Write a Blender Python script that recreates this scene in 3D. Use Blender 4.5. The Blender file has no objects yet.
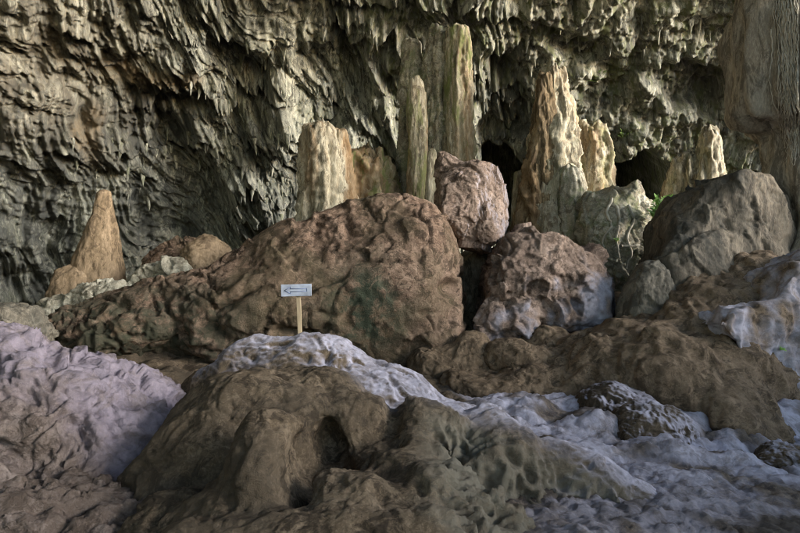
import bpy, math, random
import numpy as np
from mathutils import Vector

# ------------------------------------------------------------------ camera, world, sun, exposure
S = bpy.context.scene
COL = S.collection
CAM_H = 1.65
FPX = 622.0                      # focal length in photo pixels (800 wide)
cam_d = bpy.data.cameras.new('camera'); cam_d.sensor_width = 36.0; cam_d.lens = 36.0 * FPX / 800.0
cam_d.clip_end = 500.0; cam_d.clip_start = 0.05
cam = bpy.data.objects.new('camera', cam_d); COL.objects.link(cam)
cam.location = (0, 0, CAM_H); cam.rotation_euler = (math.radians(90), 0, 0)
S.camera = cam

SUN_EL, SUN_AZ = 11.0, 114.0      # degrees; azimuth from +Y towards +X
w = bpy.data.worlds.new('World'); S.world = w; w.use_nodes = True
nt = w.node_tree
sky = nt.nodes.new('ShaderNodeTexSky'); sky.sky_type = 'NISHITA'; sky.sun_disc = False
sky.sun_elevation = math.radians(SUN_EL); sky.sun_rotation = math.radians(SUN_AZ)
nt.nodes['Background'].inputs['Strength'].default_value = 0.15
nt.links.new(sky.outputs[0], nt.nodes['Background'].inputs['Color'])

sl = bpy.data.lights.new('sun', 'SUN'); sl.energy = 3.3; sl.angle = math.radians(30); sl.color = (1.0, 0.98, 0.95)
sun = bpy.data.objects.new('sun', sl); COL.objects.link(sun); sun.location = (20, 0, 20)
_e, _a = math.radians(SUN_EL), math.radians(SUN_AZ)
sun.rotation_euler = Vector((-math.cos(_e)*math.sin(_a), -math.cos(_e)*math.cos(_a), -math.sin(_e))).to_track_quat('-Z', 'Y').to_euler()

S.view_settings.view_transform = 'Standard'; S.view_settings.look = 'None'
S.view_settings.gamma = 1.0; S.view_settings.use_curve_mapping = False
S.view_settings.exposure = 1.58
S.render.engine = 'CYCLES'
S.cycles.use_denoising = True
try: S.cycles.denoiser = 'OPENIMAGEDENOISE'
except Exception: pass
S.cycles.use_adaptive_sampling = True; S.cycles.adaptive_threshold = 0.025
S.cycles.pixel_filter_type = 'GAUSSIAN'; S.cycles.filter_width = 1.1
S.cycles.max_bounces = 5; S.cycles.diffuse_bounces = 4; S.cycles.glossy_bounces = 2
S.cycles.caustics_reflective = False; S.cycles.caustics_refractive = False

# ------------------------------------------------------------------ helpers
F = np.float32
rng = np.random.default_rng(7)
_perm = rng.permutation(256).astype(np.int32); _perm = np.concatenate([_perm, _perm, _perm])
_g = rng.normal(size=(256, 3)); _g = (_g / np.linalg.norm(_g, axis=1, keepdims=True)).astype(F)

def perlin(p):
    """gradient noise, p (N,3) -> (N,) about -0.8..0.8"""
    p = np.asarray(p, F)
    out = np.empty(len(p), F)
    for s in range(0, len(p), 200000):
        q = p[s:s+200000]
        f0 = np.floor(q); i = f0.astype(np.int32) & 255; f = q - f0
        u = f*f*f*(f*(f*6-15)+10)
        r = None
        acc = {}
        for dx in (0, 1):
            a = _perm[i[:, 0]+dx]
            for dy in (0, 1):
                b = _perm[a + i[:, 1]+dy]
                for dz in (0, 1):
                    g = _g[_perm[b + i[:, 2]+dz]]
                    acc[dx, dy, dz] = g[:, 0]*(f[:, 0]-dx) + g[:, 1]*(f[:, 1]-dy) + g[:, 2]*(f[:, 2]-dz)
        x0 = acc[0,0,0]+u[:,2]*(acc[0,0,1]-acc[0,0,0]); x1 = acc[0,1,0]+u[:,2]*(acc[0,1,1]-acc[0,1,0])
        x2 = acc[1,0,0]+u[:,2]*(acc[1,0,1]-acc[1,0,0]); x3 = acc[1,1,0]+u[:,2]*(acc[1,1,1]-acc[1,1,0])
        y0 = x0+u[:,1]*(x1-x0); y1 = x2+u[:,1]*(x3-x2)
        out[s:s+200000] = y0+u[:,0]*(y1-y0)
    return out * F(1.5)

def fbm(p, oct=4, gain=0.5):
    a, s, r = 1.0, 1.0, 0
    for k in range(oct):
        r = r + a*perlin(p*F(s) + F(17.3*k)); a *= gain; s *= 2.03
    return r

def facets(p, seed=0):
    """each Voronoi cell is a plane tilted its own way: broken rock faces with steps between them"""
    out = np.empty(len(p), F)
    for s in range(0, len(p), 100000):
        q = np.asarray(p[s:s+100000], F); f0 = np.floor(q).astype(np.int32)
        best = np.full(len(q), 9e9, F); val = np.zeros(len(q), F)
        for dx in (-1, 0, 1):
            for dy in (-1, 0, 1):
                for dz in (-1, 0, 1):
                    c = f0+np.array([dx, dy, dz], np.int32); i = c & 255
                    hsh = _perm[_perm[_perm[i[:, 0]]+i[:, 1]]+i[:, 2]]
                    dv = q-(c+.5+_g[hsh]*F(.45)); d2 = (dv*dv).sum(1); m = d2 < best
                    best[m] = d2[m]; val[m] = ((dv*_g[_perm[hsh+1+seed]]).sum(1)+.25*_g[_perm[hsh+9], 0])[m]
        out[s:s+100000] = val
    return out

def smooth01(a, b, x):
    t = np.clip((x-a)/(b-a), 0, 1); return t*t*(3-2*t)

def P(u, v, d):
    """photo pixel + distance -> world point"""
    return np.array([(u-400)/FPX*d, d, CAM_H-(v-266.5)/FPX*d])

def build_mesh(name, V, Fc, attrs=None, smooth=True):
    V = np.ascontiguousarray(V, F); Fc = np.ascontiguousarray(Fc, np.int32)
    m = bpy.data.meshes.new(name)
    k = Fc.shape[1]
    m.vertices.add(len(V)); m.vertices.foreach_set('co', V.ravel())
    m.loops.add(Fc.size); m.loops.foreach_set('vertex_index', Fc.ravel())
    m.polygons.add(len(Fc))
    m.polygons.foreach_set('loop_start', np.arange(0, Fc.size, k, dtype=np.int32))
    m.polygons.foreach_set('loop_total', np.full(len(Fc), k, np.int32))
    if smooth: m.polygons.foreach_set('use_smooth', np.ones(len(Fc), bool))
    m.update(calc_edges=True)
    for n, a in (attrs or {}).items():
        a = np.ascontiguousarray(a, F)
        if a.ndim == 2: at = m.attributes.new(n, 'FLOAT_VECTOR', 'POINT'); at.data.foreach_set('vector', a.ravel())
        else: at = m.attributes.new(n, 'FLOAT', 'POINT'); at.data.foreach_set('value', a)
    return m

def link(name, mesh, mat=None, base=None, parent=None):
    """ONE mesh object; base = world point that becomes the origin"""
    o = bpy.data.objects.new(name, mesh); COL.objects.link(o)
    if base is not None:
        b = np.array(base, F)
        co = np.empty(len(mesh.vertices)*3, F); mesh.vertices.foreach_get('co', co)
        mesh.vertices.foreach_set('co', (co.reshape(-1, 3)-b).ravel()); o.location = [float(t) for t in b]
    if mat: mesh.materials.append(mat)
    if parent: o.parent = parent
    return o

def tag(o, label, cat, group=None, kind=None):
    if label: o['label'] = label
    if cat: o['category'] = cat
    if group: o['group'] = group
    if kind: o['kind'] = kind
    return o

def normals(V, Q):
    a, b, c, d = (V[Q[:, i]] for i in range(4))
    n = np.cross(c-a, d-b)
    N = np.zeros_like(V)
    for i in range(3):
        for j in range(4):
            N[:, i] += np.bincount(Q[:, j], n[:, i], len(V)).astype(F)
    return N / (np.linalg.norm(N, axis=1, keepdims=True)+1e-9)

def laplace(V, Q, it=2, lam=0.5):
    n = len(V)
    e = np.concatenate([Q[:, [0, 1]], Q[:, [1, 2]], Q[:, [2, 3]], Q[:, [3, 0]]])
    deg = np.bincount(e[:, 0], minlength=n)+np.bincount(e[:, 1], minlength=n)
    for _ in range(it):
        A = np.empty_like(V)
        for i in range(3):
            A[:, i] = (np.bincount(e[:, 0], V[e[:, 1], i], n)+np.bincount(e[:, 1], V[e[:, 0], i], n))/np.maximum(deg, 1)
        V = V+lam*(A-V)
    return V.astype(F)

def subdivide(V, Q):
    n = len(V)
    E = np.concatenate([Q[:, [0, 1]], Q[:, [1, 2]], Q[:, [2, 3]], Q[:, [3, 0]]]); E.sort(axis=1)
    key = E[:, 0].astype(np.int64)*n+E[:, 1]
    uq, idx, inv = np.unique(key, return_index=True, return_inverse=True)
    mid = (V[E[idx, 0]]+V[E[idx, 1]])/2
    cen = V[Q].mean(axis=1)
    m = len(Q); e = [n+inv[i*m:(i+1)*m] for i in range(4)]; c = n+len(uq)+np.arange(m)
    NV = np.concatenate([V, mid, cen]).astype(F)
    NQ = np.concatenate([np.stack([Q[:, 0], e[0], c, e[3]], 1), np.stack([e[0], Q[:, 1], e[1], c], 1),
                         np.stack([c, e[1], Q[:, 2], e[2]], 1), np.stack([e[3], c, e[2], Q[:, 3]], 1)])
    return NV, NQ

def surface_nets(D, o, h):
    nx, ny, nz = D.shape
    neg = D < 0
    cnt = np.zeros((nx-1, ny-1, nz-1), np.int8)
    for a in (0, 1):
        for b in (0, 1):
            for c in (0, 1):
                cnt += neg[a:nx-1+a, b:ny-1+b, c:nz-1+c]
    act = (cnt > 0) & (cnt < 8)
    I = np.argwhere(act)
    idx = np.full(act.shape, -1, np.int64); idx[act] = np.arange(len(I))
    acc = np.zeros((len(I), 3)); n = np.zeros(len(I))
    cs = [(a, b, c) for a in (0, 1) for b in (0, 1) for c in (0, 1)]
    val = {c: D[I[:, 0]+c[0], I[:, 1]+c[1], I[:, 2]+c[2]] for c in cs}
    for c in cs:
        for ax in range(3):
            if c[ax] == 0:
                c2 = list(c); c2[ax] = 1; c2 = tuple(c2)
                a, b = val[c], val[c2]; x = (a < 0) != (b < 0)
                t = np.where(x, a/np.where(x, a-b, 1), 0)
                for k in range(3):
                    acc[:, k] += np.where(x, (t if k == ax else c[k]), 0)
                n += x
    V = (I+acc/n[:, None])*h+o
    quads = []
    for ax in range(3):
        sl0 = [slice(None)]*3; sl1 = [slice(None)]*3
        sl0[ax] = slice(0, -1); sl1[ax] = slice(1, None)
        a, b = neg[tuple(sl0)], neg[tuple(sl1)]
        o1, o2 = [(1, 2), (2, 0), (0, 1)][ax]
        for sgn, mask in ((1, a & ~b), (0, ~a & b)):
            J = np.argwhere(mask)
            ok = (J[:, o1] > 0) & (J[:, o2] > 0) & (J[:, o1] < D.shape[o1]-1) & (J[:, o2] < D.shape[o2]-1)
            J = J[ok]
            def at(d1, d2):
                K = J.copy(); K[:, o1] -= d1; K[:, o2] -= d2; return idx[K[:, 0], K[:, 1], K[:, 2]]
            q = np.stack([at(1, 1), at(0, 1), at(0, 0), at(1, 0)], 1)
            quads.append(q if sgn else q[:, ::-1])
    return V.astype(F), np.concatenate(quads)

def smin(a, b, k):
    h = np.maximum(k-np.abs(a-b), 0)/k
    return np.minimum(a, b)-h*h*k*0.25

def rot_y(deg):
    a = math.radians(deg); c, s = math.cos(a), math.sin(a)
    return np.array([[c, 0, s], [0, 1, 0], [-s, 0, c]])
def rot_z(deg):
    a = math.radians(deg); c, s = math.cos(a), math.sin(a)
    return np.array([[c, -s, 0], [s, c, 0], [0, 0, 1]])

def E(u, v, d, ru, rv, rd, rot=0, yaw=0, op='+', k=0.25):
    """ellipsoid: centre by pixel and distance, radii in pixels across the view and metres in depth"""
    return dict(t='e', c=P(u, v, d), r=np.array([ru*d/FPX, rd, rv*d/FPX]), R=rot_z(yaw) @ rot_y(rot), op=op, k=k)
def H(poly, d, front, back, planes=(), k=0.2, rk=0.25, op='+'):
    """rounded polyhedron: convex outline in pixels at distance d, front/back depth, extra planes (normal, pixel, distance)"""
    pts = [P(u, v, d) for u, v in poly]
    c = np.mean(pts, axis=0); pl = []
    for a, b in zip(pts, pts[1:]+pts[:1]):
        n = np.array([(b-a)[2], 0, -(b-a)[0]]); n /= np.linalg.norm(n)
        if n @ (c-a) > 0: n = -n
        n = n+np.array([0, 0.0, 0]); pl.append((n, a))
    pl += [(np.array([0, -1., 0]), c+[0, -front, 0]), (np.array([0, 1., 0]), c+[0, back, 0])]
    for n, (u, v, dd) in planes:
        n = np.array(n, float); pl.append((n/np.linalg.norm(n), P(u, v, dd)))
    pts = np.array(pts)
    return dict(t='h', pl=pl, lo=pts.min(0)-[0, front, 0], hi=pts.max(0)+[0, back, 0], op=op, k=k, rk=rk)

def sdf_rock(prims, h, warp=(1.2, 0.10), zmin=-0.5, sub=1, seed=0.0):
    lo = np.full(3, 1e9); hi = -lo
    for p in prims:
        if p['op'] != '+': continue
        if p['t'] == 'e':
            ext = np.sqrt(((p['R']*p['r'][None, :])**2).sum(1)); lo = np.minimum(lo, p['c']-ext); hi = np.maximum(hi, p['c']+ext)
        else: lo = np.minimum(lo, p['lo']); hi = np.maximum(hi, p['hi'])
    pad = warp[1]*1.5+2.5*h
    lo -= pad; hi += pad; lo[2] = max(lo[2], zmin)
    n = np.ceil((hi-lo)/h).astype(int)+1
    ax = [lo[i]+h*np.arange(n[i]) for i in range(3)]
    G = np.stack(np.meshgrid(*ax, indexing='ij'), -1).reshape(-1, 3).astype(F)
    f, a = warp
    if a > 0:
        # warp evaluated on a coarse lattice would do, but direct is fast enough
        W = np.stack([perlin(G*F(f)+F(3.1+seed+31*i)) for i in range(3)], 1)
        G = G+F(a)*W
    D = None
    for p in prims:
        if p['t'] == 'e':
            q = ((G-p['c'].astype(F)) @ p['R'].astype(F))
            q1 = q/p['r'].astype(F); k0 = np.linalg.norm(q1, axis=1); k1 = np.linalg.norm(q1/p['r'].astype(F), axis=1)
            d = k0*(k0-1)/np.maximum(k1, 1e-6)
        else:
            d = None
            for nn, pt in p['pl']:
                e = (G-pt.astype(F)) @ nn.astype(F)
                d = e if d is None else -smin(-d, -e, p['rk'])
        if D is None: D = d
        elif p['op'] == '+': D = smin(D, d, p['k'])
        else: D = -smin(-D, d, p['k'])
    V, Q = surface_nets(D.reshape(n), lo, h)
    V = laplace(V, Q, 2, 0.5)
    for _ in range(sub):
        V, Q = subdivide(V, Q); V = laplace(V, Q, 2, 0.5)
    return V, Q

def displace(V, Q, spec, seed=0.0, passes=1):
    """spec rows: (kind, freq, amp[, zstretch]); kinds n=noise, r=ridge, b=billow, p=pits"""
    N = normals(V, Q); d = np.zeros(len(V), F)
    base = V+F(0.12)*np.stack([perlin(V*F(2.3)+F(seed+7*i)) for i in range(3)], 1)
    for row in spec:
        kind, f, a = row[:3]; zs = row[3] if len(row) > 3 else 1.0
        q = base*np.array([f, f, f*zs], F)+F(seed*1.7+f)
        mk = row[4](V) if len(row) > 4 else 1.0
        if kind == 'v': d += mk*a*facets(q+F(.35)*np.stack([perlin(q*F(1.6)+F(11*i)) for i in range(3)], 1)); continue
        if kind == 'f': d += mk*a*fbm(q, 5, .6); continue
        n = perlin(q)
        if len(row) > 4: n = n*mk; a = a*mk
        if kind == 'n': d += a*n
        elif kind == 'r': d += a*(0.5-2*np.abs(n))
        elif kind == 'b': d += a*(2*np.abs(n)-0.4)
        elif kind == 'p': d -= a*smooth01(0.18, 0.5, n)
        elif kind == 'c': d -= a*(1-smooth01(0.0, 0.07, np.abs(n)))*smooth01(-0.1, 0.25, perlin(base*F(0.8)+F(seed+91)))
    return V+N*d[:, None], N

ROUGH = [('n', 1.3, .09), ('v', 1.3, .16), ('v', 3.0, .065), ('f', 3.0, .02), ('v', 8.0, .022), ('p', 8, .018), ('p', 17, .014), ('n', 30, .006), ('c', 1.3, .07)]
SOFT = [('n', 1.3, .10), ('n', 2.7, .045), ('f', 4.2, .018), ('v', 4.0, .014), ('p', 5, .035), ('f', 16, .006), ('p', 13, .012), ('n', 30, .004)]
ROUGH2 = [(r[0], r[1], r[2]*.75) for r in ROUGH[1:]]
def scale_spec(s, k): return [(r[0], r[1], r[2]*k)+tuple(r[3:]) for r in s]

# ------------------------------------------------------------------ materials
def rock_mat(name, dark, mid, light, stain=None, stain_amt=0.5, crust_skylight=(0.5, 0.47, 0.52), scale=1.0, bump=0.5, streak=1.0, rough=0.85, mott=.75, flow=False, algae=None, alg=(.49, .6)):
    m = bpy.data.materials.new(name); m.use_nodes = True
    t = m.node_tree; n, l = t.nodes, t.links
    bs = n['Principled BSDF']; bs.inputs['Roughness'].default_value = rough
    bs.inputs['Specular IOR Level'].default_value = 0.25
    geo = n.new('ShaderNodeNewGeometry')
    mp = n.new('ShaderNodeMapping'); mp.inputs['Scale'].default_value = (scale, scale, scale*streak)
    l.new(geo.outputs['Position'], mp.inputs['Vector'])
    def noise(sc, det=6, dist=0.0, rough_=0.6, vec=None):
        x = n.new('ShaderNodeTexNoise'); x.inputs['Scale'].default_value = sc; x.inputs['Detail'].default_value = det
        x.inputs['Distortion'].default_value = dist; x.inputs['Roughness'].default_value = rough_
        l.new(vec or mp.outputs[0], x.inputs['Vector']); return x.outputs['Fac']
    def ramp(fac, stops):
        r = n.new('ShaderNodeValToRGB'); e = r.color_ramp.elements
        e[0].position, e[0].color = stops[0][0], (*stops[0][1], 1); e[1].position, e[1].color = stops[-1][0], (*stops[-1][1], 1)
        for p_, c_ in stops[1:-1]:
            k = e.new(p_); k.color = (*c_, 1)
        l.new(fac, r.inputs[0]); return r.outputs[0]
    def mix(f, a, b):
        x = n.new('ShaderNodeMix'); x.data_type = 'RGBA'
        (l.new(f, x.inputs[0]) if hasattr(f, 'links') else setattr(x.inputs[0], 'default_value', f))
        for s_, i in ((a, 6), (b, 7)):
            if hasattr(s_, 'links'): l.new(s_, x.inputs[i])
            else: x.inputs[i].default_value = (*s_, 1)
        return x.outputs[2]
    def math_(op, a, b):
        x = n.new('ShaderNodeMath'); x.operation = op; x.use_clamp = True
        for s_, i in ((a, 0), (b, 1)):
            if hasattr(s_, 'links'): l.new(s_, x.inputs[i])
            else: x.inputs[i].default_value = s_
        return x.outputs[0]
    col = ramp(noise(1.7, 9, 0.6, 0.62), [(0.30, dark), (0.48, mid), (0.66, light)])
    spk = ramp(noise(34, 7, 0.2, 0.75), [(0.38, tuple(c*0.62 for c in mid)), (0.5, mid), (0.62, tuple(min(1, c*1.3) for c in light))])
    col = mix(0.45, col, spk)
    vec2 = None
    if flow:
        fa = n.new('ShaderNodeAttribute'); fa.attribute_name = 'flow'; vec2 = fa.outputs['Vector']
        sf = ramp(noise(1.0, 8, 0.3, 0.68, vec2), [(0.36, tuple(c*.32 for c in mid)), (0.47, mid), (0.60, tuple(min(1, c*1.25) for c in light))])
        col = mix(0.55, col, sf)
    dk = ramp(noise(5.0, 12, 0.9, 0.74, None), [(0.50, (0, 0, 0)), (0.56, (1, 1, 1))])
    col = mix(math_('MULTIPLY', dk, mott), col, tuple(c*.7 for c in dark))
    pl = ramp(noise(7.3, 12, 0.6, 0.72, None), [(0.53, (0, 0, 0)), (0.61, (1, 1, 1))])
    col = mix(math_('MULTIPLY', pl, mott*.8), col, tuple(min(1, c*1.25) for c in light))
    if stain:
        f = ramp(noise(0.75, 7, 0.9, 0.6), [(0.45, (0, 0, 0)), (0.62, (1, 1, 1))])
        col = mix(math_('MULTIPLY', f, stain_amt), col, stain)
    if algae:
        f = ramp(noise(3.4, 12, 0.6, 0.74), [(alg[0], (0, 0, 0)), (alg[1], (1, 1, 1))])
        at = n.new('ShaderNodeAttribute'); at.attribute_name = 'algae'
        col = mix(math_('MULTIPLY', f, at.outputs['Fac']), col, algae)
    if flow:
        at = n.new('ShaderNodeAttribute'); at.attribute_name = 'dark_patch'
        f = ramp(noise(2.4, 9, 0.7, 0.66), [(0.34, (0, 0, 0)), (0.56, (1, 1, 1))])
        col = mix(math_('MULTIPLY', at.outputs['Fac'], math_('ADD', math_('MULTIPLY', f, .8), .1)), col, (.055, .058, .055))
    at = n.new('ShaderNodeAttribute'); at.attribute_name = 'crust_skylight'  # skylight put into the colour of rocks and floor; plain tan on the wall
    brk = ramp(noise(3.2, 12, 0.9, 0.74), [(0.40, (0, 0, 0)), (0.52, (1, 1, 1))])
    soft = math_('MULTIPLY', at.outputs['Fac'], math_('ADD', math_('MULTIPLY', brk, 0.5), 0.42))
    cc = ramp(noise(12, 7, 0.3, 0.65), [(0.35, tuple(c*0.66 for c in crust_skylight)), (0.62, crust_skylight)])
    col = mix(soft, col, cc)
    l.new(col, bs.inputs['Base Color'])
    hgt = math_('ADD', math_('MULTIPLY', noise(22, 8, 0.4, 0.75), 0.5), math_('ADD', math_('MULTIPLY', noise(6, 10, 0.8, 0.72), 0.35), math_('MULTIPLY', noise(75, 4, 0.0, 0.65), 0.22)))
    b = n.new('ShaderNodeBump'); b.inputs['Strength'].default_value = bump; b.inputs['Distance'].default_value = 0.05
    l.new(hgt, b.inputs['Height']); l.new(b.outputs[0], bs.inputs['Normal'])
    return m

def plain_mat(name, c, rough=0.7, var=0.25, sc=20, stretch=1.0, bump=0.2, translucent=0.0):
    m = bpy.data.materials.new(name); m.use_nodes = True
    t = m.node_tree; n, l = t.nodes, t.links; bs = n['Principled BSDF']; bs.inputs['Roughness'].default_value = rough
    tc = n.new('ShaderNodeTexCoord'); mp = n.new('ShaderNodeMapping'); mp.inputs['Scale'].default_value = (1, 1, stretch)
    l.new(tc.outputs['Object'], mp.inputs[0])
    x = n.new('ShaderNodeTexNoise'); x.inputs['Scale'].default_value = sc; x.inputs['Detail'].default_value = 6
    l.new(mp.outputs[0], x.inputs['Vector'])
    r = n.new('ShaderNodeValToRGB'); e = r.color_ramp.elements
    e[0].position = 0.3; e[0].color = (*[k*(1-var) for k in c], 1); e[1].position = 0.7; e[1].color = (*[min(1, k*(1+var)) for k in c], 1)
    l.new(x.outputs['Fac'], r.inputs[0]); l.new(r.outputs[0], bs.inputs['Base Color'])
    if bump:
        b = n.new('ShaderNodeBump'); b.inputs['Strength'].default_value = bump; b.inputs['Distance'].default_value = 0.01
        l.new(x.outputs['Fac'], b.inputs['Height']); l.new(b.outputs[0], bs.inputs['Normal'])
    if translucent: bs.inputs['Subsurface Weight'].default_value = translucent
    return m

M = {}
M['wall'] = rock_mat('cave_wall_limestone', (.045, .048, .044), (.235, .238, .196), (.55, .55, .46), stain=(.07, .068, .062), stain_amt=.55, algae=(.15, .168, .085), crust_skylight=(.25, .195, .125), streak=.28, bump=1.0, flow=True)
M['column'] = rock_mat('dripstone_cream', (.12, .10, .068), (.32, .285, .205), (.55, .505, .39), stain=(.30, .18, .085), stain_amt=.7, algae=(.17, .2, .07), streak=.25, bump=.6)
M['boulder'] = rock_mat('boulder_brown', (.05, .034, .022), (.18, .118, .082), (.34, .24, .175), stain=(.09, .075, .04), stain_amt=.6, algae=(.042, .052, .033), bump=1.2, alg=(.42, .54))
M['pinkrock'] = rock_mat('boulder_pinkish', (.10, .07, .052), (.24, .172, .132), (.39, .30, .245), stain=(.11, .08, .065), stain_amt=.5, crust_skylight=(.46, .46, .55), bump=1.1)
M['mud'] = rock_mat('brown_flowstone', (.04, .029, .019), (.118, .087, .056), (.225, .172, .118), stain=(.062, .049, .034), stain_amt=.7, crust_skylight=(.60, .585, .70), bump=.9, algae=(.21, .192, .15), alg=(.3, .55))
M['lilac'] = rock_mat('pale_skylit_rock', (.10, .075, .06), (.22, .17, .145), (.34, .28, .25), stain=(.12, .09, .07), stain_amt=.5, crust_skylight=(.41, .355, .425), bump=1.2)  # lilac tint carries the skylight in its colour
M['bank'] = rock_mat('ochre_bank', (.065, .046, .029), (.165, .118, .076), (.26, .192, .13), stain=(.09, .066, .042), stain_amt=.5, crust_skylight=(.52, .51, .60), bump=.6)
M['hang'] = rock_mat('hanging_dripstone', (.14, .12, .092), (.29, .255, .20), (.40, .36, .29), stain=(.13, .115, .092), stain_amt=.6, streak=.3, bump=.4)
M['darkrock'] = rock_mat('dark_dripstone', (.05, .041, .03), (.125, .104, .078), (.20, .17, .128), stain=(.035, .038, .034), stain_amt=.7, streak=.35, bump=.5)
M['greyrock'] = rock_mat('grey_dripstone', (.055, .048, .036), (.125, .11, .085), (.21, .185, .145), stain=(.07, .072, .062), stain_amt=.7, streak=.4, bump=.5)
M['palerock'] = rock_mat('pale_rock', (.18, .16, .12), (.40, .37, .29), (.58, .55, .45), stain=(.14, .125, .09), stain_amt=.5, algae=(.16, .2, .08), bump=.7)
M['browncol'] = rock_mat('brown_dripstone', (.06, .045, .026), (.16, .118, .068), (.31, .235, .14), stain=(.20, .10, .04), stain_amt=.4, streak=.2, bump=.8)
M['tan'] = rock_mat('tan_stalagmite', (.10, .07, .042), (.20, .145, .088), (.29, .215, .14), stain=(.14, .10, .062), stain_amt=.6, streak=.5, bump=.5)

# ------------------------------------------------------------------ the setting: cave wall and roof
def graded(segs):
    """segs: list of (start, end, step) -> concatenated coordinates"""
    r = []
    for a, b, s in segs:
        n = max(2, int(round(abs(b-a)/s))); r.append(np.linspace(a, b, n, endpoint=False))
    r.append([segs[-1][1]]); return np.concatenate(r)

prof = np.array([(19.2, -1.0), (18.8, 1.5), (18.2, 4.0), (17.2, 6.0), (15.4, 8.0), (13.4, 10.0), (11.6, 12.4), (8.5, 14.4), (3, 15.4), (-3, 14), (-7, 9.5), (-8.6, 3), (-8.8, -1.0)])
seg = np.r_[0, np.cumsum(np.linalg.norm(np.diff(prof, axis=0), axis=1))]
fine = np.linspace(0, seg[-1], 600)
def gsm(a, n=25):
    k = np.hanning(n); k /= k.sum(); return np.convolve(np.pad(a, n//2, mode='edge'), k, 'valid')
pyf, pzf = gsm(np.interp(fine, seg, prof[:, 0])), gsm(np.interp(fine, seg, prof[:, 1]))
sx = graded([(-25, -11.2, .12), (-11.2, 12.2, .0275), (12.2, 19, .15)])
ss = graded([(0, 1.6, .12), (1.6, 3.0, .035), (3.0, 10.6, .0245), (10.6, 13, .08), (13, seg[-1], .3)])
X, SS = np.meshgrid(sx, ss, indexing='ij')
nX, nS = X.shape
plan = np.where(X < 0, 0.036*X*X, 0.0)
Vw = np.stack([X, np.interp(SS, fine, pyf)-plan, np.interp(SS, fine, pzf)], -1).reshape(-1, 3).astype(F)
ii = np.arange(nX*nS).reshape(nX, nS)
Qw = np.stack([ii[:-1, :-1], ii[1:, :-1], ii[1:, 1:], ii[:-1, 1:]], -1).reshape(-1, 4)
Nw = normals(Vw, Qw)
if Nw[len(Nw)//3, 1] > 0: Nw = -Nw
x, s = X.ravel().astype(F), SS.ravel().astype(F)
vis = s < 12.5
d0 = np.maximum(Vw[:, 1], 1)
pu, pv = 400+Vw[:, 0]/d0*FPX, 266.5-(Vw[:, 2]-CAM_H)/d0*FPX     # where the undisturbed wall stands in the photo
pu[~vis] = 5000; pv[~vis] = 5000
zero = np.zeros_like(x)
def n2(a, b, c=0.0): return perlin(np.stack([a, b, zero+F(c)], -1))
def n2f(a, b, c=0.0, o=3): return fbm(np.stack([a, b, zero+F(c)], -1), o)
def blob(u, v, ru, rv, rot=0, soft=0.35):
    a = math.radians(rot); du, dv = pu-u, pv-v
    q = np.hypot((du*math.cos(a)+dv*math.sin(a))/ru, (-du*math.sin(a)+dv*math.cos(a))/rv)
    return 1-smooth01(1-soft, 1+soft, q)
wob = n2f(x*.9, s*.9, 5, 3)
pu = pu+wob*14; pv = pv+n2f(x*.9, s*.9, 9, 3)*12
# flow lean: curtains left of centre lean, others hang straight
lean = 0.50*np.exp(-((pu-215)/95)**2)+0.15*np.exp(-((pu-380)/120)**2)
xl = x+lean*(s-6)+.5*n2f(x*.45, s*.45, 1, 2)+.12*n2f(x*1.5, s*1.1, 2, 2)
drip = np.clip(1.0-blob(50, 50, 110, 80, 0, .5)*.5-blob(650, 60, 130, 100, 0, .4)*.8, .12, 1)   # where the wall is curtained
ero = 1-drip
lump = .68*n2f(x*.42, s*.42, 3, 2)+.26*n2f(x*1.05, s*1.05, 4, 2)
def rid(fx_, fs_, c): return .42-1.65*np.abs(n2(xl*fx_, s*fs_, c))
flute = .32*rid(.95, .15, 6)+.22*rid(2.1, .24, 7)+.19*rid(4.4, .32, 8)+.125*rid(8.8, .6, 9)+.06*rid(16, 1.2, 10)
def tiers(per, amp, fx, c):
    T = s/per+1.1*n2(xl*.35, s*.25, c)+.42*n2(xl*fx, s*.3, c+1)+.22*n2(xl*fx*2.3, s*.5, c+2)
    fr = T-np.floor(T)
    msk = smooth01(-.25, .25, n2(xl*.55, s*.6, c+3))
    return amp*msk*(1-smooth01(0, .10, 1-fr))*0+amp*msk*np.where(fr < .07, fr/.07, 1-(fr-.07)/.93)**1.3
tier = tiers(1.9, .34, 1.6, 20)+tiers(1.0, .24, 3.4, 30)+tiers(.5, .10, 6.0, 40)
q3 = np.stack([x, s*1.15, zero], -1)
pit = .42*(np.abs(perlin(q3*F(1.15)+F(51)))*2-.35)+.26*(np.abs(perlin(q3*F(2.3)+F(52)))*2-.3)+.13*(np.abs(perlin(q3*F(4.7)+F(53)))*2-.3)+.06*(np.abs(perlin(q3*F(9.5)+F(54)))*2-.3)
grain = .06*n2(x*6.5, s*5, 60)+.04*n2(x*13, s*11, 61)+.02*n2(x*22, s*20, 62)
rec = .5*blob(152, 118, 40, 33)+1.0*blob(165, 205, 45, 60, 0, .6)+.7*blob(30, 270, 40, 60, 0, .6)+.6*blob(235, 70, 28, 60, -18)+.7*blob(500, 105, 30, 55)+.7*blob(690, 85, 40, 24, 20)+.4*blob(560, 40, 60, 14, 20)
rec = rec+4.6*blob(508, 194, 34, 42, 0, .16)+5.2*blob(643, 198, 38, 48, 0, .14)-.7*blob(375, 150, 32, 70)-.5*blob(265, 120, 60, 18, 30)
amt = np.where(vis, 1.0, .8)
leftm = 1-smooth01(110, 230, pu)
tier = tier*(1-.6*leftm); flute = flute*(1+.35*leftm)
dw = (lump+drip*(flute+tier)+ero*pit*.7+drip*pit*(.25+.3*leftm)+grain)*amt-rec
inhole = np.clip(rec-1.5, 0, 1)
dn = drip*tier*.55*(1-inhole)
Vw = Vw+Nw*dw[:, None].astype(F); Vw[:, 2] -= dn.astype(F)
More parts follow.
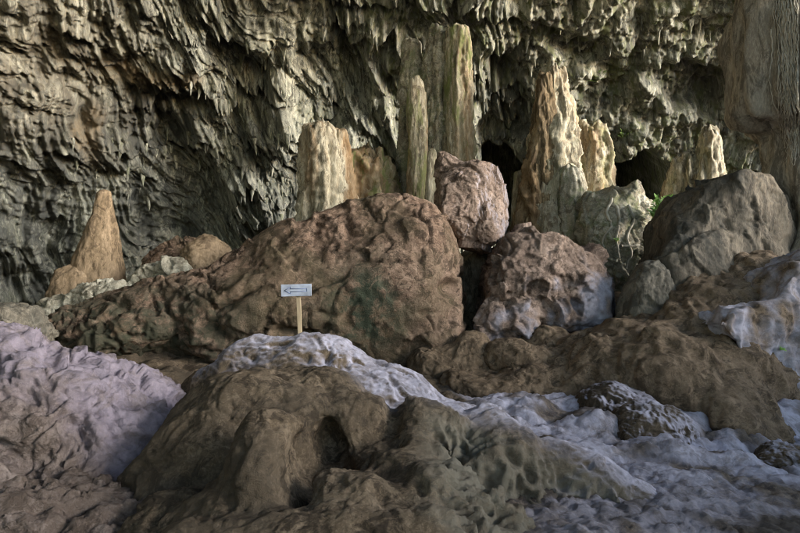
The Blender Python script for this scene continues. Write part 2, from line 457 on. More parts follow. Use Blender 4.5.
# roof ends at the mouth on the right
fx, fs = x[Qw].mean(1), s[Qw].mean(1)
edge = 9.0+1.2*np.sin(fs*.9)+.8*np.sin(fs*2.3+1)
keep = ~(((fs > 11.2) & (fx > edge)) | ((fs > 8) & (fx > 12.3)) | ((fs > 10.0) & (fx > edge+1.3)) | ((Vw[Qw, 1].mean(1) < -5) & (Vw[Qw, 2].mean(1) < 11) & (fx > -3)))
Qw = Qw[keep]
algae = np.clip(.25+.9*smooth01(300, 520, pu)*(pu < 4000)+.5*blob(415, 30, 90, 50)+.5*blob(590, 90, 40, 60), 0, 1)
tanw = np.clip(.35*blob(50, 60, 90, 70, 0, .8)+.7*blob(160, 70, 50, 14)+.6*blob(90, 130, 14, 30), 0, 1)
flowv = np.stack([xl*7.5, s*1.1, x*.6], -1)
dark_patch = np.clip(blob(152, 118, 44, 36)+blob(20, 215, 80, 120, 0, .6)+.7*blob(60, 60, 130, 90, 0, .9)+.9*blob(165, 215, 50, 55, 0, .5)+.9*blob(505, 110, 34, 60, 0, .5)+.8*blob(685, 85, 44, 30, 15, .5)+.35*blob(590, 125, 60, 30, 0, .6)+.6*blob(275, 165, 40, 60, 0, .6)+.5*blob(250, 40, 14, 70, -20, .6)+.2*blob(720, 140, 60, 40, 0, .5), 0, 1)  # dark grey patches on the wall, several set over recesses
wall = link('cave_wall', build_mesh('cave_wall', Vw, Qw, {'algae': algae, 'crust_skylight': tanw, 'flow': flowv, 'dark_patch': dark_patch}), M['wall'])
tag(wall, None, None, kind='structure')

# ------------------------------------------------------------------ cave floor
ctl = [(800, 533, 4.0), (700, 533, 3.9), (600, 533, 3.8), (700, 490, 4.7), (800, 480, 5.2), (620, 470, 5.2), (640, 440, 6.0), (560, 430, 6.2), (720, 445, 6.2),
       (800, 446, 6.4), (600, 402, 7.0), (480, 400, 7.0), (540, 392, 7.5), (450, 392, 7.8), (500, 372, 8.6), (620, 385, 7.6), (430, 375, 8.6)]
cp = [P(*c) for c in ctl]+[np.array(c, float) for c in [(-3, 4, -.1), (-3, 6, .0), (-1, 4.2, -.2), (0, 6, .1), (-5, 5, .1), (-6, 8, .35), (-2.5, 7.6, .15), (-4, 8.2, .3), (-1, 7.6, .1), (0, 9, .25),
      (-6, 11, .4), (-3, 11, .8), (0, 12, 1.2), (3, 12, 1.3), (2, 10, .7), (4, 9, .5), (7, 8, .4), (7, 11, 1.0), (6, 13, 1.6), (0, 15, 1.7), (4, 16, 1.9), (-5, 14, .7), (10, 15, 1.7), (-9, 12, .2), (-8, 15, .5),
      (0, 19, 1.9), (0, 0, -.1), (-4, 0, -.1), (4, 0, -.2), (9, 4, -.1), (10, 0, -.2), (0, -8, 0), (-9, 0, 0), (-12, 6, .3), (14, 6, 0), (14, 14, 1)]]
cp = np.array(cp)
def tps(r2): return np.where(r2 > 0, r2*np.log(np.maximum(r2, 1e-9)), 0)
n = len(cp)
K = tps(((cp[:, None, :2]-cp[None, :, :2])**2).sum(-1))+np.eye(n)*.05
A = np.block([[K, np.c_[np.ones(n), cp[:, :2]]], [np.c_[np.ones(n), cp[:, :2]].T, np.zeros((3, 3))]])
sol = np.linalg.solve(A, np.r_[cp[:, 2], 0, 0, 0])
def floor_z(xx, yy):
    z = np.zeros_like(xx)
    for i in range(n): z += sol[i]*tps((xx-cp[i, 0])**2+(yy-cp[i, 1])**2)
    z = z+sol[n]+sol[n+1]*xx+sol[n+2]*yy
    far = np.maximum(np.abs(xx-1)-13, 0)+np.maximum(-yy-8, 0)+np.maximum(yy-18, 0)
    k = np.exp(-far*.5); return z*k+(1-k)*.2
gx = graded([(-90, -20, 6), (-20, -6, .3), (-6, -.5, .06), (-.5, 5.6, .021), (5.6, 9, .06), (9, 20, .4), (20, 120, 6)])
gy = graded([(-60, -8, 5), (-8, 3.2, .4), (3.2, 7.8, .0195), (7.8, 11, .045), (11, 19, .25), (19, 80, 5)])
GX, GY = np.meshgrid(gx, gy, indexing='ij')
fx_, fy_ = GX.ravel(), GY.ravel()
fz = floor_z(fx_, fy_)
near = np.exp(-np.maximum(np.abs(fx_-2.5)-5, 0)**2*.3-np.maximum(np.abs(fy_-6)-4, 0)**2*.3)
zf = np.zeros_like(fx_, F)
def fn(f, c, sy=1.0): return perlin(np.stack([fx_*f, fy_*f*sy, zf+c], -1))
wx = fx_+.25*fn(1.1, 3); 
# unseen bank added to shade the foreground, then terraces and rounded hummocks of flowstone
shade_bankz = np.interp(fy_, [-12, 2, 5, 7, 9, 14], [4.5, 4.5, 3.9, 2.4, .9, .5])*np.exp(-((fx_-11.8-.05*fy_)/1.5)**2)*smooth01(-12, -6, fy_)*(1-smooth01(12, 16, fy_))
fz = fz+shade_bankz*(1+.18*fn(.5, 77)+.1*fn(1.3, 78))
hum = .15*(np.abs(fn(1.15, 7, 1.3))*1.8-.35)+.07*(np.abs(fn(2.2, 8, 1.5))*1.8-.35)+.022*(np.abs(fn(4.6, 9, 1.4))*1.8-.35)
rill = .026*(np.abs(fn(6, 10, .7))*2-.4)+.016*(np.abs(fn(20, 11, .7))*2-.4)+.006*fn(38, 12)
fade = .22+.78*smooth01(4.4, 6.4, fy_)
fz = fz+near*(hum*fade+rill)
Vf = np.stack([fx_, fy_, fz], -1)
mx, my = GX.shape; ii = np.arange(mx*my).reshape(mx, my)
Qf = np.stack([ii[:-1, :-1], ii[1:, :-1], ii[1:, 1:], ii[:-1, 1:]], -1).reshape(-1, 4)
cr = smooth01(.4, 1.2, fx_+.25*fn(1.5, 33))*(1-smooth01(7.4, 8.4, fy_))*(.12+.88*smooth01(-.3, .15, fn(1.6, 21)*1.1+.5*fn(4.5, 24)+hum*1.6+.08))  # bluish skylight put into the floor colour on the right
cr = cr*(.55+.45*smooth01(4.0, 5.6, fy_))
floor = link('cave_floor', build_mesh('cave_floor', Vf, Qf, {'crust_skylight': cr, 'algae': zf}), M['mud'])
tag(floor, None, None, kind='structure')

# ------------------------------------------------------------------ boulders and outcrops
def finish(name, V, Q, mat, label, cat, spec, seed=0, crust_skylight=None, algae=None, parent=None, group=None):
    V, N0 = displace(V, Q, spec, seed)
    N = normals(V, Q)
    at = {'crust_skylight': np.zeros(len(V), F) if crust_skylight is None else np.clip(crust_skylight(V, N), 0, 1),
          'algae': np.zeros(len(V), F) if algae is None else np.clip(algae(V, N), 0, 1)}
    buried = V[:, 2] < floor_z(V[:, 0].astype(float), V[:, 1].astype(float))-.25
    Q = Q[~buried[Q].all(1)]
    used = np.unique(Q); mp_ = np.full(len(V), -1); mp_[used] = np.arange(len(used))
    V, Q = V[used], mp_[Q]; at = {k_: a_[used] for k_, a_ in at.items()}
    b = (V.min(0)+V.max(0))/2; b[2] = V[:, 2].min()
    o = link(name, build_mesh(name, V, Q, at), mat, b, parent)
    if label: tag(o, label, cat, group)
    return o
def rock(name, prims, h, mat, label, cat='boulder', spec=ROUGH, seed=0.0, warp=(1.2, .10), zmin=-.5, crust_skylight=None, algae=None, sub=1, group=None):
    V, Q = sdf_rock(prims, h, warp, zmin, sub, seed)
    return finish(name, V, Q, M[mat], label, cat, spec, seed, crust_skylight, algae, None, group)
def pix(V):
    return 400+V[:, 0]/V[:, 1]*FPX, 266.5-(V[:, 2]-CAM_H)/V[:, 1]*FPX

# mound that carries the sign
def skylit_mound(V, N):
    # bluish skylight put into the colour down the right-hand flank behind the brown lumps
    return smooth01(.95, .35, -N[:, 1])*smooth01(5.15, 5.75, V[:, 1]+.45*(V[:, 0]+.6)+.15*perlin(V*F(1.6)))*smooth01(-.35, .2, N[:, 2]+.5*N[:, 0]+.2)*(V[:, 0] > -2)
def face_mask(V):
    u, v = pix(V); return smooth01(400, 460, u)*smooth01(-.15, .15, ((u-430)*.5+520-v)/60)*smooth01(0, 40, v-(385+.45*(u-430)))
rock('rock_mound', [
    E(300, 470, 6.2, 150, 134, .8, k=.3), E(395, 445, 6.1, 135, 62, .8, rot=28, k=.25), E(470, 460, 6.1, 70, 44, .7, rot=20, k=.25),
    E(262, 462, 5.1, 108, 96, .62, k=.07), E(335, 455, 5.05, 58, 72, .5, rot=15, k=.15), E(215, 485, 4.95, 62, 70, .45, k=.15), E(300, 400, 5.2, 62, 34, .4, rot=6, k=.12),
    E(268, 492, 4.15, 42, 80, .36, k=.06), E(300, 480, 4.3, 40, 66, .3, k=.12), E(320, 468, 4.2, 23, 35, .8, rot=-20, op='-', k=.14), E(348, 494, 4.0, 38, 29, .3, k=.05), E(165, 505, 4.75, 46, 50, .4, k=.06), E(190, 552, 4.2, 66, 70, .4, k=.06), E(235, 535, 4.05, 60, 62, .35, k=.15),
    E(425, 448, 5.0, 48, 50, .4, k=.06), E(440, 550, 4.05, 92, 76, .45, rot=14, k=.06), E(330, 605, 3.6, 210, 100, .45, k=.12), E(395, 478, 4.5, 48, 36, .36, k=.08), E(385, 520, 4.0, 40, 34, .3, k=.1),
    E(555, 515, 4.85, 150, 68, .5, rot=25, k=.07), E(485, 470, 5.1, 66, 60, .42, rot=25, k=.08), E(610, 560, 4.5, 110, 50, .45, rot=20, k=.15),
    E(388, 422, 4.6, 15, 22, .5, op='-', k=.06), E(420, 495, 3.65, 15, 10, .25, op='-', k=.06),
    ], .032, 'mud', 'large brown rock mound with a pale skylight tinted right flank carrying the arrow sign', 'rock mound', SOFT+[('r', 4.5, .08, .2, face_mask), ('r', 10, .055, .22, face_mask), ('r', 22, .025, .3, face_mask)], 1.0, (1.5, .09), -.35, skylit_mound, lambda V, N: face_mask(V)*.9)

# left mound
rock('rock_mound', [
    E(-30, 470, 5.7, 200, 138, .9), E(125, 440, 5.7, 80, 62, .7, rot=12), E(60, 440, 5.4, 90, 78, .7, rot=20), E(-40, 400, 5.6, 90, 66, .6),
    E(40, 550, 4.4, 150, 72, .7), E(110, 520, 4.7, 80, 50, .5)], .032, 'lilac',
    'low lilac grey skylight tinted rock mound sloping down towards the brown sign mound', 'rock mound', ROUGH2+[('p', 2.6, .12), ('p', 5.5, .06), ('v', 5, .02), ('p', 12, .022)], 5.0, (1.4, .10), -.35,
    lambda V, N: smooth01(4.7, 5.15, V[:, 1]+.3*perlin(V*F(1.2)))*smooth01(-.4, .25, perlin(V*F(1.3))+.22))  # lilac of the skylight put into the mound's colour

# great boulder behind the sign
def craggy(V): return (.35+.75*smooth01(420, 330, pix(V)[0]))*(.35+.95*smooth01(-.3, .35, perlin(V*F(.9)+F(4))))
rock('boulder', [
    H([(180, 300), (232, 248), (305, 217), (395, 192), (438, 203), (463, 262), (463, 335), (428, 368), (150, 372)], 9.3, .8, 1.3,
      [((-.2, -1, .55), (330, 228, 8.95)), ((.7, -.7, .12), (440, 280, 8.7)), ((.05, -1, .05), (390, 290, 8.55)), ((-.1, -1, -.5), (330, 335, 8.5)), ((-.5, -.8, .35), (250, 300, 8.6))], rk=.13),
    H([(20, 340), (60, 308), (200, 264), (300, 240), (380, 310), (330, 378), (40, 376)], 9.2, .55, 1.0, [((-.15, -1, .6), (180, 290, 8.8)), ((0, -1, -.6), (180, 335, 8.65))], rk=.2, k=.15),
    E(245, 322, 8.75, 70, 40, .35, rot=-15, k=.2), E(120, 335, 8.8, 60, 28, .4, rot=-15, k=.2),
    E(455, 286, 8.75, 20, 7, .35, op='-', k=.08), E(330, 268, 8.4, 60, 5, .25, rot=-20, op='-', k=.08), E(235, 300, 8.4, 40, 6, .3, rot=-25, op='-', k=.08)],
    .06, 'boulder', 'huge brown boulder with a mossy dark patch behind the arrow sign', 'boulder', [('n', 1.1, .04), ('v', .8, .09), ('v', 2.0, .06), ('f', 3.5, .025, 1, craggy), ('v', 5.5, .03, 1, craggy), ('v', 13, .012, 1, craggy), ('p', 7, .03, 1, craggy), ('p', 20, .010), ('c', .8, .12), ('c', 1.9, .06)], 2.0, (1.1, .06), -.2,
    None, lambda V, N: 1.5*np.exp(-((pix(V)[0]-365)/36)**2-((pix(V)[1]-308)/42)**2)+.75*smooth01(300, 200, pix(V)[0])*smooth01(250, 320, pix(V)[1]))

# boulder wedged above the gap
rock('boulder', [H([(436, 186), (446, 168), (470, 160), (494, 165), (507, 188), (505, 226), (488, 250), (458, 246), (440, 222)], 10.2, .5, .5, [((-.3, -1, .3), (462, 190, 9.75)), ((.6, -.8, .1), (492, 205, 9.85)), ((0, -1, -.5), (470, 235, 9.8))], rk=.12),
    E(448, 172, 10.4, 16, 20, .3, k=.1)], .03, 'pinkrock',
     'blocky pinkish brown boulder wedged high above the dark gap', 'boulder', scale_spec(ROUGH2, .75), 3.0, (2.2, .07), 0,
     lambda V, N: smooth01(.45, .95, N[:, 0]+.4*perlin(V*F(3)))*.5)  # right-facing side coloured paler, as side light leaves it

rock('boulder', [H([(452, 340), (456, 262), (474, 246), (500, 250), (508, 300), (506, 345)], 11.0, .4, .5, rk=.15)], .05, 'darkrock', 'dark rock added to darken the gap under the wedged boulder', 'boulder', SOFT, 41.0, (1.5, .06), .1)  # added behind the opening so the gap stays dark

# right boulder
rock('boulder', [
    H([(486, 268), (506, 236), (545, 228), (592, 246), (624, 285), (626, 320), (560, 340), (500, 340), (486, 312)], 9.6, .7, .9,
      [((-.2, -1, .45), (510, 258, 9.1)), ((.3, -1, .3), (570, 258, 9.05)), ((.9, -.5, .2), (608, 290, 9.3)), ((0, -1, -.4), (540, 310, 8.95))], rk=.14),
    E(568, 296, 8.75, 40, 22, .35, rot=-15, op='-', k=.1), E(505, 300, 8.85, 30, 8, .25, op='-', k=.08), E(506, 328, 9.05, 32, 18, .4)], .042, 'pinkrock',
    'pinkish boulder with bluish white skylight tint low on its flank beside the dark gap', 'boulder', scale_spec(ROUGH, .8), 4.0, (1.8, .06), 0,
    lambda V, N: smooth01(-.6, .7, (pix(V)[0]-575)/75+(pix(V)[1]-300)/40+1.5*perlin(V*F(2.6))+.6*perlin(V*F(7))))  # bluish skylight painted low on the right flank

# rubble between the boulders and the flowstone
k = 0
for (u, v, d, ru, rv, rd, rot, lab) in [
    (450, 362, 8.6, 42, 24, .4, -5, 'flat brown rock at the foot of the great boulder, under the gap'),
    (520, 362, 8.4, 40, 22, .4, 6, 'rounded brown rock below the pinkish skylight tinted boulder, beside the flat rock'),
    (540, 345, 8.9, 26, 16, .3, 0, 'small brown rock tucked against the foot of the pinkish skylight tinted boulder'),
    (495, 385, 8.0, 60, 20, .45, 3, 'low brown rock lying behind the pale flowstone floor')]:
    k += 1
    rock('rock', [E(u, v, d, ru, rv, rd, rot), E(u+ru*.4, v+4, d-.15, ru*.55, rv*.75, rd*.7, -rot)], .034, 'bank', lab, 'rock', SOFT, 10.0+k, (1.9, .09), -.2)

# flowstone humps standing out of the pale floor
for (u, v, d, ru, rv, rd, lab) in [
    (615, 408, 7.0, 34, 24, .35, 'lumpy hummock on the pale flowstone floor at the foot of the earth bank'),
    (650, 428, 6.3, 34, 24, .32, 'brown sided hummock of flowstone with a pale skylight tinted top'),
    (795, 462, 5.9, 40, 14, .3, 'low brown rock lying on the pale floor below the bank')]:
    k += 1
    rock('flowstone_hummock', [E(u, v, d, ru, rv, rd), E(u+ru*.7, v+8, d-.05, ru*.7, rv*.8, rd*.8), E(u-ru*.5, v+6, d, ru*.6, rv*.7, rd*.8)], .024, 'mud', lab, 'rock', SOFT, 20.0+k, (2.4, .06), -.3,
         lambda V, N: smooth01(-.1, .6, N[:, 0]*.8+N[:, 2]*.6-.2+.5*perlin(V*F(3))))  # right- and up-facing sides coloured as if skylit

# earth bank on the right
rock('earth_bank', [
    E(700, 425, 8.4, 160, 98, 1.3), E(640, 385, 8.0, 110, 56, .9, rot=-20, k=.5), E(770, 345, 9.2, 120, 70, 1.3, rot=-18, k=.6), E(560, 390, 8.1, 80, 34, .7, rot=-12, k=.5),
    E(700, 395, 7.4, 88, 46, .6, rot=24, k=.35), E(752, 436, 6.95, 62, 30, .5, rot=33, k=.3), E(850, 490, 7.0, 70, 50, .6, k=.3),
    E(690, 335, 8.6, 60, 30, .7, rot=-35, k=.4), E(745, 312, 8.8, 46, 40, .7, rot=-35, k=.4), E(700, 308, 8.9, 46, 24, .6, k=.4), E(640, 350, 8.4, 60, 28, .6, rot=-20, k=.4), E(768, 300, 9.0, 34, 46, .7, rot=-25, k=.4),
    E(590, 362, 8.3, 44, 24, .5, rot=-10, k=.25), E(660, 380, 7.5, 30, 14, .3, rot=30, op='-', k=.2)], .056, 'bank',
    'brown ochre earth bank rising from the floor to the hanging rock column', 'bank', SOFT+[('n', 2.0, .05), ('f', 3, .025), ('p', 3, .05), ('r', 4, .03, .3)], 6.0, (1.3, .14), -.4)
rock('rock_outcrop', [
    H([(700, 322), (712, 312), (800, 300), (900, 300), (920, 440), (800, 452), (720, 352)], 7.6, .45, .7, [((.35, -1, .25), (770, 355, 7.3))], rk=.10),
    H([(760, 330), (774, 276), (800, 256), (880, 236), (920, 330), (880, 430), (800, 420)], 7.9, .45, .7, [((.2, -1, .2), (800, 300, 7.6))], rk=.12, k=.1)], .046, 'bank',
    'pale skylight tinted rock outcrop jutting from the brown earth bank', 'rock outcrop', SOFT+[('r', 5, .03, .25)], 7.0, (1.8, .10), -.3,
    lambda V, N: smooth01(-.6, .6, perlin(V*np.array([3, 3, .9], F))+.5*perlin(V*F(7))+.25))  # bluish skylight put into the outcrop's colour

# dark boulder and stump under the hanging column
rock('boulder', [
    H([(655, 300), (660, 228), (690, 186), (722, 175), (762, 180), (778, 225), (772, 290), (740, 330)], 9.7, .75, .8,
      [((-.5, -1, .5), (690, 215, 9.2)), ((.2, -1, .1), (740, 240, 9.0))], rk=.11), E(690, 285, 9.1, 36, 50, .4, k=.3), E(720, 310, 9.0, 60, 40, .5, k=.3)], .046, 'darkrock',
    'dark grey smooth boulder with vertical black streaks under the hanging rock column', 'boulder', scale_spec(SOFT, .7)+[('v', 1.2, .10), ('r', 4, .03, .2)], 8.0, (1.5, .07), .2)
rock('stalagmite_stump', [E(651, 310, 8.9, 29, 50, .42), E(652, 340, 8.85, 31, 40, .45)], .04, 'greyrock',
    'rounded grey brown stalagmite stump at the left foot of the dark boulder', 'stalagmite', SOFT, 9.0, (2, .04), .2)
# left rocks
rock('boulder', [E(5, 340, 8.2, 36, 38, .6), E(-40, 345, 8.3, 50, 42, .6)], .036, 'greyrock', 'pale grey boulder behind the lilac skylight tinted mound', 'boulder', ROUGH2, 31.0, (1.8, .06), -.2)
rock('boulder', [E(208, 262, 11.2, 24, 30, .5), E(212, 285, 11.2, 32, 26, .5)], .036, 'tan', 'small round tan boulder behind the upper left edge of the great boulder', 'boulder', SOFT, 32.0, (2, .05), .2)
rock('boulder', [H([(128, 285), (150, 262), (196, 262), (215, 280), (205, 315), (130, 315)], 11.2, .5, .5, rk=.15)], .04, 'palerock', 'pale slab shaped boulder between the tall stalagmite and the round tan boulder', 'boulder', ROUGH2, 33.0, (1.5, .06), .2)
rock('boulder', [E(180, 258, 12.4, 40, 16, .6, rot=-22)], .04, 'boulder', 'brown sloping boulder behind the pale slab boulder', 'boulder', ROUGH2, 34.0, (1.5, .06), .5)
rock('boulder', [H([(38, 322), (60, 294), (118, 284), (146, 298), (150, 345), (50, 350)], 10.6, .6, .7, rk=.2), E(110, 310, 10.3, 40, 22, .5, rot=-20)], .044, 'palerock',
     'broad tan boulder at the foot of the tall stalagmite', 'boulder', ROUGH, 35.0, (1.3, .1), .1)

# ------------------------------------------------------------------ stalagmites and columns (lofted cross-sections)
def loft(name, rows, d, mat, label, cat='stalagmite', ratio=.9, nseg=90, dz=.03, flute=.06, fine_=.02, seed=0., crust_skylight=None, algae=.6, cap=True, ff=3.0, jag=.32):
    r = np.array(rows, float); o = np.argsort(-r[:, 0]); r = r[o]
    zz = CAM_H-(r[:, 0]-266.5)/FPX*d; L = (r[:, 1]-400)/FPX*d; R = (r[:, 2]-400)/FPX*d
    z = np.arange(zz[0], zz[-1], dz); z = np.r_[z, zz[-1]]
    kk = max(3, int(.16/dz))*2+1
    l_, r_ = gsm(np.interp(z, zz, L), kk), gsm(np.interp(z, zz, R), kk)
    cx, hw = (l_+r_)/2, (r_-l_)/2
    if cap:   # round the top over
        t = np.clip((zz[-1]-z)/(np.interp(zz[-1]-.15, z, hw)*.55), 0, 1); hw = hw*np.sqrt(np.clip(1-(1-t)**2, .002, 1))
    th = np.linspace(0, 2*np.pi, nseg, endpoint=False)
    c, s_ = np.cos(th), np.sin(th)
    e = .85
    c, s_ = np.sign(c)*np.abs(c)**e, np.sign(s_)*np.abs(s_)**e
    V = np.stack([cx[:, None]+hw[:, None]*c, d+hw[:, None]*ratio*s_, np.repeat(z[:, None], nseg, 1)], -1).reshape(-1, 3).astype(F)
    if cap:
        V[:, 2] += (jag*np.repeat(hw.max(), len(V))*np.exp(-(zz[-1]-V[:, 2])/.30)*(perlin(V*np.array([7, 7, .01], F)+F(seed*3))+.6*perlin(V*np.array([15, 15, .01], F)+F(seed)))).astype(F)
    nz = len(z); i = np.arange(nz*nseg).reshape(nz, nseg); j = np.roll(i, -1, 1)
    Q = np.stack([i[:-1], j[:-1], j[1:], i[1:]], -1).reshape(-1, 4)
    amp = np.clip(np.repeat(hw, nseg)/.25, .15, 1.3).astype(F)
    N = normals(V, Q)
    w_ = V+F(.07)*np.stack([perlin(V*F(1.6)+F(seed+i_*9)) for i_ in range(3)], 1)
    st = np.array([1, 1, .09], F)
    dd = flute*(.4-1.7*np.abs(perlin(w_*st*F(ff)+F(seed))))+flute*.5*(.4-1.7*np.abs(perlin(w_*st*F(ff*2.4)+F(seed+3))))
    dd += fine_*perlin(w_*F(5)+F(seed))+fine_*.8*(1-2*np.abs(perlin(w_*np.array([1, 1, .5], F)*F(11)+F(seed))))+fine_*.5*perlin(w_*F(24)+F(seed))+flute*.35*(.4-1.7*np.abs(perlin(w_*np.array([1, 1, .07], F)*F(ff*5.5)+F(seed+8))))+fine_*.45*facets(w_*np.array([1, 1, .45], F)*F(5.5)+F(seed))
    dd += flute*.6*perlin(w_*F(1.4)+F(seed+5))
    V = V+N*(dd*amp)[:, None]
    at = {'crust_skylight': np.zeros(len(V), F) if crust_skylight is None else np.clip(crust_skylight(V, N), 0, 1), 'algae': np.full(len(V), algae, F)}
    m = build_mesh(name, V, Q, at)
    b = (V.min(0)+V.max(0))/2; b[2] = V[:, 2].min()
    ob = link(name, m, M[mat], b)
    tag(ob, label, cat); return ob

loft('stalagmite', [(190, 98, 110), (215, 93, 114), (240, 82, 117), (262, 76, 121), (285, 70, 123), (310, 62, 128)], 12.2, 'tan', 'tall bottle shaped tan stalagmite standing by the left cave wall', seed=1, flute=.03, fine_=.014, algae=0, jag=.04)
loft('stalagmite', [(264, 64, 86), (272, 58, 94), (305, 48, 102)], 12.0, 'tan', 'low tan hump at the foot of the bottle shaped stalagmite', seed=2, flute=.03, algae=0, jag=.05)
loft('stalagmite', [(124, 306, 330), (135, 303, 336), (170, 301, 342), (200, 300, 344), (240, 298, 348)], 12.8, 'column', 'broad broken topped golden stalagmite behind the left top of the great boulder', seed=3, flute=.10, fine_=.03, algae=0)
loft('stalagmite', [(128, 332, 346), (150, 328, 350), (190, 326, 352), (240, 324, 356)], 13.0, 'column', 'narrow golden stalagmite fused to the broad broken topped one', seed=4, flute=.08, fine_=.03, algae=0)
loft('stalagmite', [(150, 352, 380), (170, 346, 392), (200, 342, 402), (240, 338, 408)], 13.8, 'column', 'bulging low flowstone stalagmite between the golden pair and the slim column', seed=5, flute=.13, fine_=.04, algae=.9)
loft('stalagmite', [(40, 404, 420), (70, 401, 424), (120, 400, 424), (240, 400, 426)], 14.0, 'palerock', 'dark column standing close behind the slim stepped column', 'column', seed=6, flute=.08, fine_=.03)
loft('stalagmite', [(78, 410, 421), (95, 408, 426), (150, 408, 428), (205, 408, 428), (240, 407, 430)], 13.2, 'column', 'slim pale column with a stepped top beside the tall twin column', 'column', seed=7, flute=.05, fine_=.02, algae=.8)
loft('stalagmite', [(28, 430, 448), (50, 426, 452), (110, 424, 456), (170, 422, 460), (240, 422, 462)], 13.6, 'palerock', 'tall dark left half of the twin column', 'column', seed=8, flute=.10, fine_=.035)
loft('stalagmite', [(26, 448, 466), (45, 445, 470), (100, 445, 472), (170, 446, 476), (240, 446, 478)], 13.3, 'column', 'tall pale rounded right half of the twin column', 'column', seed=9, flute=.06, fine_=.025, algae=.9)
loft('stalagmite', [(148, 428, 436), (170, 426, 437), (220, 424, 440)], 12.4, 'column', 'thin short pale stalagmite leaning beside the wedged boulder', seed=10, flute=.04, algae=.2)
loft('stalagmite', [(64, 541, 564), (90, 539, 566), (150, 532, 576), (200, 524, 582), (235, 516, 590), (260, 512, 594)], 12.8, 'column', 'tall pale right half of the tapering column with a split top behind the pinkish boulder', 'column', seed=11, flute=.10, fine_=.035, algae=.2, ff=3.4)
loft('stalagmite', [(72, 540, 551), (110, 535, 553), (150, 530, 553), (200, 520, 552), (240, 514, 550)], 12.55, 'browncol', 'dark brown left half of the tall tapering column', 'column', seed=21, flute=.09, fine_=.04, algae=0)
loft('stalagmite', [(165, 562, 578), (180, 558, 584), (240, 556, 590)], 12.3, 'palerock', 'small rounded dark knob at the foot of the tall tapering column', seed=12, flute=.05)
loft('stalagmite', [(124, 578, 600), (140, 576, 612), (180, 574, 614), (240, 572, 616)], 13.3, 'column', 'broken golden column stump beside the tall tapering column', 'column', seed=13, flute=.09, fine_=.035, algae=.5)
loft('stalagmite', [(170, 514, 524), (200, 512, 528), (240, 510, 530)], 13.2, 'column', 'small pale stalagmite in front of the dark hollow', seed=14, flute=.05)
loft('stalagmite', [(126, 704, 716), (150, 698, 721), (190, 690, 728), (230, 682, 736)], 12.6, 'column', 'pale broken stalagmite tapering up behind the dark grey boulder', seed=15, flute=.07, fine_=.03, algae=.3)
loft('stalagmite', [(152, 680, 700), (170, 670, 706), (200, 664, 716), (230, 660, 720)], 12.9, 'column', 'shadowy squat stalagmite between the cave opening and the pale broken stalagmite', seed=16, flute=.08, fine_=.03, algae=.3)
# pale root-veined rock
rock('boulder', [E(618, 245, 11.8, 38, 54, .55), E(598, 228, 11.9, 24, 38, .5), E(628, 205, 11.8, 17, 20, .3, k=.12), E(636, 190, 11.7, 9, 9, .2, k=.08), E(618, 195, 11.8, 11, 12, .25, k=.1), E(640, 270, 11.6, 22, 45, .45)], .044, 'palerock',
     'pale knobbly boulder with roots and ferns growing on it', 'boulder', ROUGH2, 36.0, (2.2, .08), .5, None, lambda V, N: V[:, 0]*0+.6)

# hanging rock column on the right
loft('hanging_column', [(-640, 720, 900), (-330, 735, 870), (-200, 740, 865), (-100, 742, 862), (0, 750, 862), (40, 740, 865), (95, 740, 865), (120, 746, 862), (132, 776, 866), (160, 782, 868), (220, 786, 872), (255, 780, 880), (285, 745, 905), (320, 700, 930), (380, 650, 960)],
     9.6, 'hang', 'massive dark hanging rock column flaring into the earth bank', 'rock column', ratio=.95, nseg=180, dz=.05, flute=.20, fine_=.012, seed=17, algae=0, cap=False, ff=.8)

# ------------------------------------------------------------------ tubes, roots, ferns, stalactites, sign
def tube(pts, r0, r1, seg=5):
    pts = np.array(pts, float); T = np.gradient(pts, axis=0); T /= np.linalg.norm(T, axis=1, keepdims=True)+1e-9
    a = np.cross(T, [0.3, 1, .1]); a /= np.linalg.norm(a, axis=1, keepdims=True)+1e-9; b = np.cross(T, a)
    rr = np.linspace(r0, r1, len(pts))
    V = []
    for i in range(len(pts)):
        for k in range(seg):
            t = 2*math.pi*k/seg; V.append(pts[i]+rr[i]*(math.cos(t)*a[i]+math.sin(t)*b[i]))
    Q = [[i*seg+k, i*seg+(k+1) % seg, (i+1)*seg+(k+1) % seg, (i+1)*seg+k] for i in range(len(pts)-1) for k in range(seg)]
    return np.array(V), np.array(Q)
def join(parts):
    V, Q, o = [], [], 0
    for v, q in parts: V.append(v); Q.append(q+o); o += len(v)
    return np.concatenate(V), np.concatenate(Q)

M['wood'] = plain_mat('weathered_post_wood', (.42, .33, .21), .8, .25, 30, .12, .3)
M['board'] = plain_mat('painted_sign_board', (.33, .37, .45), .65, .32, 11, 1, .1)
M['ink'] = plain_mat('blue_sign_paint', (.13, .165, .29), .7, .35, 30, 1, 0)
M['fern'] = plain_mat('fern_green', (.22, .40, .08), .5, .35, 9, 1, 0)
M['moss'] = plain_mat('moss_green', (.09, .14, .03), .8, .35, 9, 1, 0)
M['root'] = plain_mat('dry_root', (.46, .43, .36), .85, .3, 12, 1, .2)

dg = bpy.context.evaluated_depsgraph_get(); dg.update()
def hit(origin, direction, dist=60):
    ok, loc, nor, *_r = S.ray_cast(bpy.context.view_layer.depsgraph, Vector([float(t) for t in origin]), Vector([float(t) for t in direction]), distance=dist)
    return (np.array(loc), np.array(nor), _r[1]) if ok else (None, None, None)
bpy.context.view_layer.update()
def hit_px(u, v):
    d = P(u, v, 1.0)-np.array([0, 0, CAM_H]); return hit((0, 0, CAM_H), d/np.linalg.norm(d))

